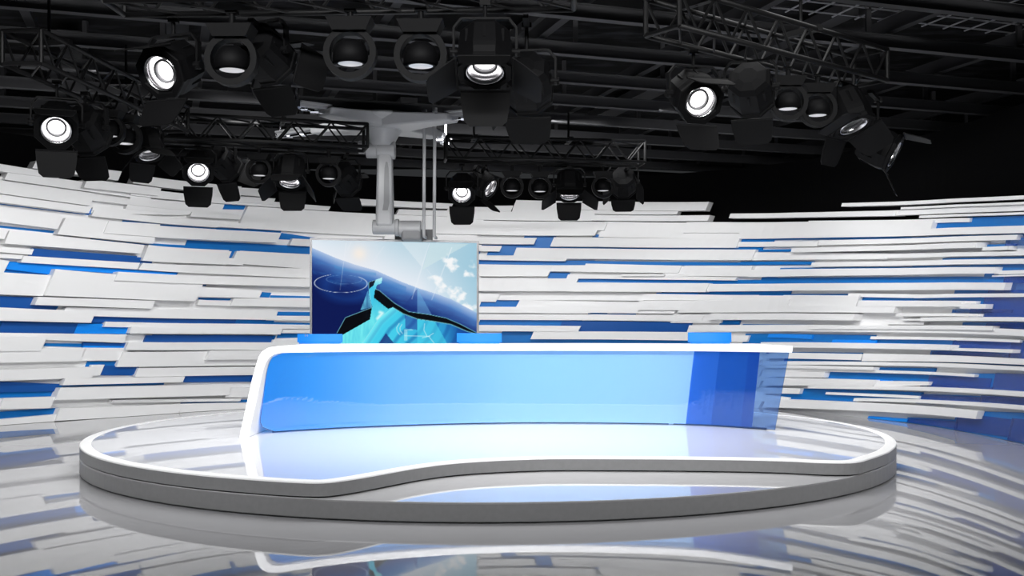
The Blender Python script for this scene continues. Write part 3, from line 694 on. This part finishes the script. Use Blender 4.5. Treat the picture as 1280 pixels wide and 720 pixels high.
# ------------------------------------------------------------------ spotlights
def oct_(r, k=.62): return [(r, r*k), (r*k, r), (-r*k, r), (-r, r*k), (-r, -r*k), (-r*k, -r), (r*k, -r), (r, -r*k)]
def ring_face(mb, outer, inner, z0, z1):
    n = len(outer); m = len(inner)
q = MB()
q.lathe([(.08, -.37), (.16, -.355), (.19, -.31), (.205, -.14), (.205, -.10), (.195, -.05), (.205, -.04), (.205, -.01), (.198, 0), (.160, 0), (.135, -.03), (.135, -.10)], 8, cap0=True, ph=PI/8)
for a in range(8):
    q.box((.180*math.cos(a*PI/4), .180*math.sin(a*PI/4), -.23), (.02, .02, .11))
ME = {}
ME['housing'] = q.mesh('housing', M['fix'])
q = MB(); q.lathe([(.001, -.105), (.06, -.10), (.116, -.085)], 28); ME['lens'] = q.mesh('lens', M['lens'], True); ME['lensdim'] = q.mesh('lens', M['lensdim'], True)
q = MB(); q.lathe([(.092, -.084), (.088, -.06), (.076, -.06), (.072, -.092), (.092, -.084)], 28); ME['baffle'] = q.mesh('baffle_ring', M['mountdark'], True)
q = MB(); q.lathe([(.134, -.09), (.134, -.004), (.124, -.004), (.118, -.04), (.116, -.085)], 28); ME['lens_ring'] = q.mesh('lens_ring', M['ring'], True)
q = MB(); w0, w1, L = .18, .135, .25
outl = [(-w0, 0), (w0, 0), (w0*.98, L*.35), (w1+.02, L*.86), (w1-.02, L), (-w1+.02, L), (-w1-.02, L*.86), (-w0*.98, L*.35)]
q.prism(outl, -.004, .004); q.tube((-w0, 0, 0), (w0, 0, 0), .01, 8); ME['barn_door'] = q.mesh('barn_door', M['door'])
q = MB()                              # yoke in its own frame: hangs from (0,0,.36), pivots at (+-.24, 0, 0)
pts = [(-.222, 0, -.03), (-.222, 0, .17), (-.17, 0, .235), (.17, 0, .235), (.222, 0, .17), (.222, 0, -.03)]
for a, b in zip(pts, pts[1:]):
    a, b = Vector(a), Vector(b); d = (b-a).normalized(); nrm = Vector((d.z, 0, -d.x))
    q.add([p+nrm*x*.008+Vector((0, y*.025, 0)) for p in (a, b) for x, y in ((-1, -1), (1, -1), (1, 1), (-1, 1))], [(0, 3, 2, 1), (4, 5, 6, 7), (0, 1, 5, 4), (1, 2, 6, 5), (2, 3, 7, 6), (3, 0, 4, 7)])
ME['yoke'] = q.mesh('yoke', M['fix'])
q = MB(); q.tube((.18, 0, 0), (.248, 0, 0), .03, 12); ME['knob'] = q.mesh('tilt_knob', M['fix'])
q = MB(); q.tube((0, 0, -.14), (0, 0, 0), .018, 10); q.box((0, 0, .02), (.07, .05, .08)); q.tube((-.05, 0, .03), (.05, 0, .03), .012, 8); ME['clamp'] = q.mesh('clamp', M['fix'])
# small round fitting with an open ring frame
q = MB(); q.lathe([(.02, .13), (.06, .125), (.105, .095), (.125, .04), (.125, -.03), (.095, -.045), (.088, -.03)], 28, cap0=True); ME['dome'] = q.mesh('housing', M['fix'], True)
q = MB(); q.lathe([(.001, -.036), (.06, -.038), (.088, -.040)], 24); ME['dlens'] = q.mesh('lens', M['lensdim'], True)
q = MB(); q.lathe([(.19, -.05), (.19, .05), (.145, .05), (.145, -.05), (.19, -.05)], 36); q.v = [(x, z, y) for x, y, z in q.v]
ME['frame'] = q.mesh('ring_frame', M['fix'])
q = MB(); q.add([(-.12, -.09, 0), (.12, -.09, 0), (.12, .09, 0), (-.12, .09, 0), (-.165, -.11, .09), (.165, -.11, .09), (.165, .11, .09), (-.165, .11, .09)], [(0, 3, 2, 1), (4, 5, 6, 7), (0, 1, 5, 4), (1, 2, 6, 5), (2, 3, 7, 6), (3, 0, 4, 7)]); ME['ballast'] = q.mesh('ballast_box', M['fix'])

def along(key, px):                   # point of a truss's centre line seen at column px
    a, b = TR[key]; k = (px-CX)/F; d = b-a
    t = (k*a.y-a.x)/(d.x-k*d.y); return a+d*t
def part(me, parent, mtx, name=None):
    o = link(name or me.name.split('.')[0], me, parent); o.matrix_local = mtx; return o
def aimrot(v, roll=0):                # local +Z to v, local Y kept upright
    z = Vector(v).normalized(); x = Vector((0, 0, 1)).cross(z)
    x = x.normalized() if x.length > .05 else Vector((1, 0, 0)); y = z.cross(x)
    m = Matrix((x, y, z)).transposed().to_4x4(); return m @ Matrix.Rotation(roll, 4, 'Z')
SPOTS = []
def spot(key, px, py, aim, label, lit=True, doors=(45, 45, 45, 45), sc=.94, back=0, roll=0, xy=None):
    """doors: opening of right, top, left, bottom flap in degrees from the beam; None leaves a flap off"""
    p = along(key, px) if xy is None else Vector((*xy, 0))
    if back:
        p = along(key, px); p.y += back; p.x = (px-CX)/F*p.y
    av = Vector(aim).normalized()
    z = CAM-(py-CY)/F*p.y
    lens = Vector((p.x, p.y, z)); head = aimrot(av, roll)
    pivot = lens-av*.185*sc
    top = CAM+TB
    r = empty('studio_spotlight', (pivot.x, pivot.y, top), label, 'spotlight', 'studio spotlights on the trusses')
    I = Matrix.Translation(lens-Vector((pivot.x, pivot.y, top))) @ head @ Matrix.Scale(sc, 4)
    hs = part(ME['housing'], r, I); E4 = Matrix.Identity(4); part(ME['lens' if lit else 'lensdim'], hs, E4, 'lens'); part(ME['lens_ring'], hs, E4); part(ME['baffle'], hs, E4)
    for k, dg in enumerate(doors):
        if dg is None: continue
        # each flap hinges on the front rim: local Y of the flap runs outward, leaning towards the beam
        a = k*PI/2-PI/2
        D = Matrix.Rotation(a, 4, 'Z') @ Matrix.Translation((0, .20, .004)) @ Matrix.Rotation(math.radians(90-dg), 4, 'X')
        part(ME['barn_door'], hs, D)
    pv = pivot-Vector((pivot.x, pivot.y, top)); hx = head.to_3x3() @ Vector((math.cos(-roll), math.sin(-roll), 0))
    yaw = math.atan2(hx.y, hx.x)
    Yk = Matrix.Translation(pv) @ Matrix.Rotation(yaw, 4, 'Z') @ Matrix.Scale(sc, 4)
    yk = part(ME['yoke'], r, Yk); part(ME['knob'], yk, E4); part(ME['knob'], yk, Matrix.Rotation(PI, 4, 'Z'))
    gap = -pv.z-.235*sc
    a_, b_ = TR[key]; d_ = (b_-a_).normalized(); c_ = Vector((pivot.x, pivot.y, 0))-a_; u_ = max(.06, min((b_-a_).length-.06, c_.dot(d_))); arm_ = a_+d_*u_-Vector((pivot.x, pivot.y, 0))
    q = MB(); q.tube((0, 0, -max(gap, .03)), (0, 0, -.012), .014, 10); q.box((0, 0, -.018), (.07, .05, .036))
    if arm_.length > .19: q.bar((0, 0, -.018), tuple(arm_*(1-.15/arm_.length)+Vector((0, 0, -.018))), .04, .03)
    q.build('clamp', M['fix'], r)
    if lit: SPOTS.append((lens+av*.05, av))
    return r
def down(key, px, py, label, sc=.95, lean=(0, 0), xy=None, yaw=0):
    p = along(key, px) if xy is None else Vector((*xy, 0)); z = CAM-(py-CY)/F*p.y; top = CAM+TB
    r = empty('round_downlight', (p.x, p.y, top), label, 'downlight', 'small round downlights on the trusses')
    lz = Vector((0, 0, z-top)); S = Matrix.Scale(sc, 4)
    T = Matrix.Translation(lz) @ Matrix.Rotation(yaw, 4, 'Z') @ Matrix.Rotation(lean[1], 4, 'X') @ Matrix.Translation((0, 0, .04)) @ S
    part(ME['dlens'], part(ME['dome'], r, T), Matrix.Identity(4), 'lens')
    fr = Matrix.Translation(lz+Vector((0, 0, .075*sc))) @ Matrix.Rotation(yaw, 4, 'Z') @ S
    part(ME['frame'], r, fr)
    part(ME['ballast'], r, Matrix.Translation(lz+Vector((0, 0, .225*sc))) @ S)
    zt = lz.z+.32*sc
    q = MB(); q.tube((0, 0, min(zt, -.02)-.01), (0, 0, -.005), .02, 10); q.box((0, 0, -.015), (.08, .06, .02)); q.build('clamp', M['fix'], r)
    return r
# front truss
spot('B', 199, 92, (-.30, -.84, -.45), 'large lit spotlight at the upper left, lens turned towards lower left', doors=(None, 8, None, 30))
down('B', 290, 88, 'round downlight right of the large upper left spotlight')
spot('B', 346, 82, (.40, .85, -.35), 'unlit spotlight seen from behind, left of the two top round downlights', lit=False, back=.62, doors=(30, 30, 30, 30))
down('B', 438, 80, 'left of the two round downlights above the screen arm')
down('B', 526, 83, 'right of the two round downlights above the screen arm')
spot('B', 606, 92, (0, -.40, -.92), 'lit spotlight at the top centre with flaps spread wide', back=-.22, doors=(52, 40, 52, 30))
spot('B', 661, 122, (.10, .85, -.45), 'unlit spotlight seen from behind, right of the top centre lit spotlight', lit=False, back=.55, doors=(25, 25, None, 12))
# left truss
spot('A', 70, 163, (.30, -.80, -.50), 'lit spotlight at the far left edge with a boxy flap frame', back=-.2, doors=(None, 8, None, 62))
spot('A', 117, 178, (.12, .80, -.55), 'unlit spotlight directly right of the far left lit one', lit=False, back=-.15, sc=.96, doors=(25, None, None, 20))
down('A', 137, 171, 'nearer of the two round downlights on the left truss', sc=.8)
down('A', 156, 180, 'farther of the two round downlights on the left truss, lower in the picture', sc=.9)
spot('A', 187, 195, (.30, -.28, -.92), 'spotlight with a tilted sliver of lens at the far end of the left truss', lit=False, sc=.82, doors=(40, 40, 40, 40))
# mid left truss
spot('D', 248, 216, (.26, -.78, -.50), 'lit spotlight at the left end of the mid left truss', doors=(None, 8, None, 62))
spot('D', 290, 214, (.45, .75, -.50), 'unlit spotlight right of the lit one on the mid left truss', lit=False, back=.60, doors=(None, 30, 35, 35))
down('D', 324, 220, 'left round downlight on the mid left truss', sc=.82)
spot('D', 362, 229, (0, -.42, -.90), 'spotlight with an oval lens and spread flaps on the mid left truss', doors=(35, 40, 40, 25))
down('D', 411, 224, 'right round downlight on the mid left truss', sc=.82)
spot('D', 437, 232, (.25, .85, -.45), 'unlit spotlight seen from behind at the right end of the mid left truss', lit=False, back=.60, doors=(25, 20, None, 12))
# mid right truss
spot('E', 577, 243, (0, -.80, -.58), 'lit spotlight at the left end of the mid right truss', doors=(None, 8, None, 62))
spot('E', 614, 236, (.75, -.35, -.50), 'spotlight showing a crescent of lens on the mid right truss', back=.62, doors=(None, 10, None, 10))
down('E', 640, 239, 'left one of three round downlights on the mid right truss', sc=.82)
down('E', 675, 240, 'middle one of three round downlights on the mid right truss', sc=.82)
spot('E', 712, 245, (0, -.40, -.92), 'spotlight with an oval lens and spread flaps on the mid right truss', doors=(52, 40, 52, 20))
down('E', 754, 239, 'right one of three round downlights on the mid right truss', sc=.82)
spot('E', 779, 236, (.10, .88, -.42), 'unlit spotlight seen from behind at the right end of the mid right truss', lit=False, back=.60, doors=(25, 20, 25, 10))
# right truss
spot('C', 877, 128, (.22, -.82, -.50), 'large lit spotlight at the left end of the right truss', doors=(None, 8, None, 30))
spot('C', 941, 126, (.30, .85, -.40), 'unlit spotlight seen from behind, right of the large lit one on the right truss', lit=False, back=.25, doors=(None, None, None, 25))
down('C', 985, 137, 'left of the two round downlights on the right truss', sc=.84)
down('C', 1022, 145, 'right of the two round downlights on the right truss', sc=.84)
spot('C', 1068, 159, (.30, -.30, -.90), 'spotlight with a tilted oval lens and big hanging flaps on the right truss', lit=False, sc=.98, doors=(45, None, 85, 45))
spot('C', 1119, 193, (.80, -.36, -.45), 'spotlight at the right end of the right truss, facing right', lit=False, doors=(None, 10, None, 40), xy=(3.62, 10.05))

# ------------------------------------------------------------------ light
def area(loc, to, sx, sy, power, col=(1, 1, 1), spread=180):
    l = bpy.data.lights.new('added_soft_light', 'AREA'); l.shape = 'RECTANGLE'; l.size = sx; l.size_y = sy; l.energy = power; l.color = col; l.spread = math.radians(spread)
    o = bpy.data.objects.new('added_soft_light', l); C.objects.link(o); o.location = loc
    o.rotation_euler = (Vector(to)-Vector(loc)).to_track_quat('-Z', 'Y').to_euler(); return o
area((0, 2.0, 5.2), (-.5, 17, 1.4), 11, 1.5, 1580, spread=75)  # key light added above the frame, unseen
area((-.2, 10.4, 4.0), (-.2, 10.6, 0), 6, 4, 240, spread=120)  # overhead light added for stage and desk, no fitting built
for loc, to, pw in (((-4.6, 11.6, 4.0), (-8.2, 13.6, .8), 42), ((-2.4, 13.6, 4.0), (-5.0, 17.2, .8), 52), ((0, 14.6, 4.0), (0, 19.2, .8), 58), ((2.2, 13.6, 4.0), (4.8, 17.0, .8), 44), ((2.9, 11.6, 4.0), (5.9, 12.8, .6), 32)):
    area(loc, to, 2.6, .5, pw, spread=110)  # added wall-wash lights, bare lamps without any fitting
for p, d in SPOTS:
    l = bpy.data.lights.new('spot_beam', 'SPOT'); l.energy = 5; l.spot_size = math.radians(80); l.spot_blend = .6; l.shadow_soft_size = .1
    o = bpy.data.objects.new('spot_beam', l); C.objects.link(o); o.location = p; o.rotation_euler = d.to_track_quat('-Z', 'Y').to_euler()
w = bpy.data.worlds.new('studio_air'); bpy.context.scene.world = w; w.use_nodes = True
w.node_tree.nodes['Background'].inputs[0].default_value = (.9, .95, 1, 1); w.node_tree.nodes['Background'].inputs[1].default_value = .03

# ------------------------------------------------------------------ camera and view
cam = bpy.data.cameras.new('camera'); co = bpy.data.objects.new('camera', cam); C.objects.link(co)
co.location = (0, 0, CAM); co.rotation_euler = (PI/2, 0, 0)
cam.sensor_width = 36; cam.lens = F/1280*36; cam.shift_y = (CY-360)/1280; cam.clip_end = 100
sc_ = bpy.context.scene; sc_.camera = co
vs_ = sc_.view_settings; vs_.view_transform = 'Standard'; vs_.look = 'None'; vs_.exposure = 0; vs_.gamma = 1; vs_.use_curve_mapping = False
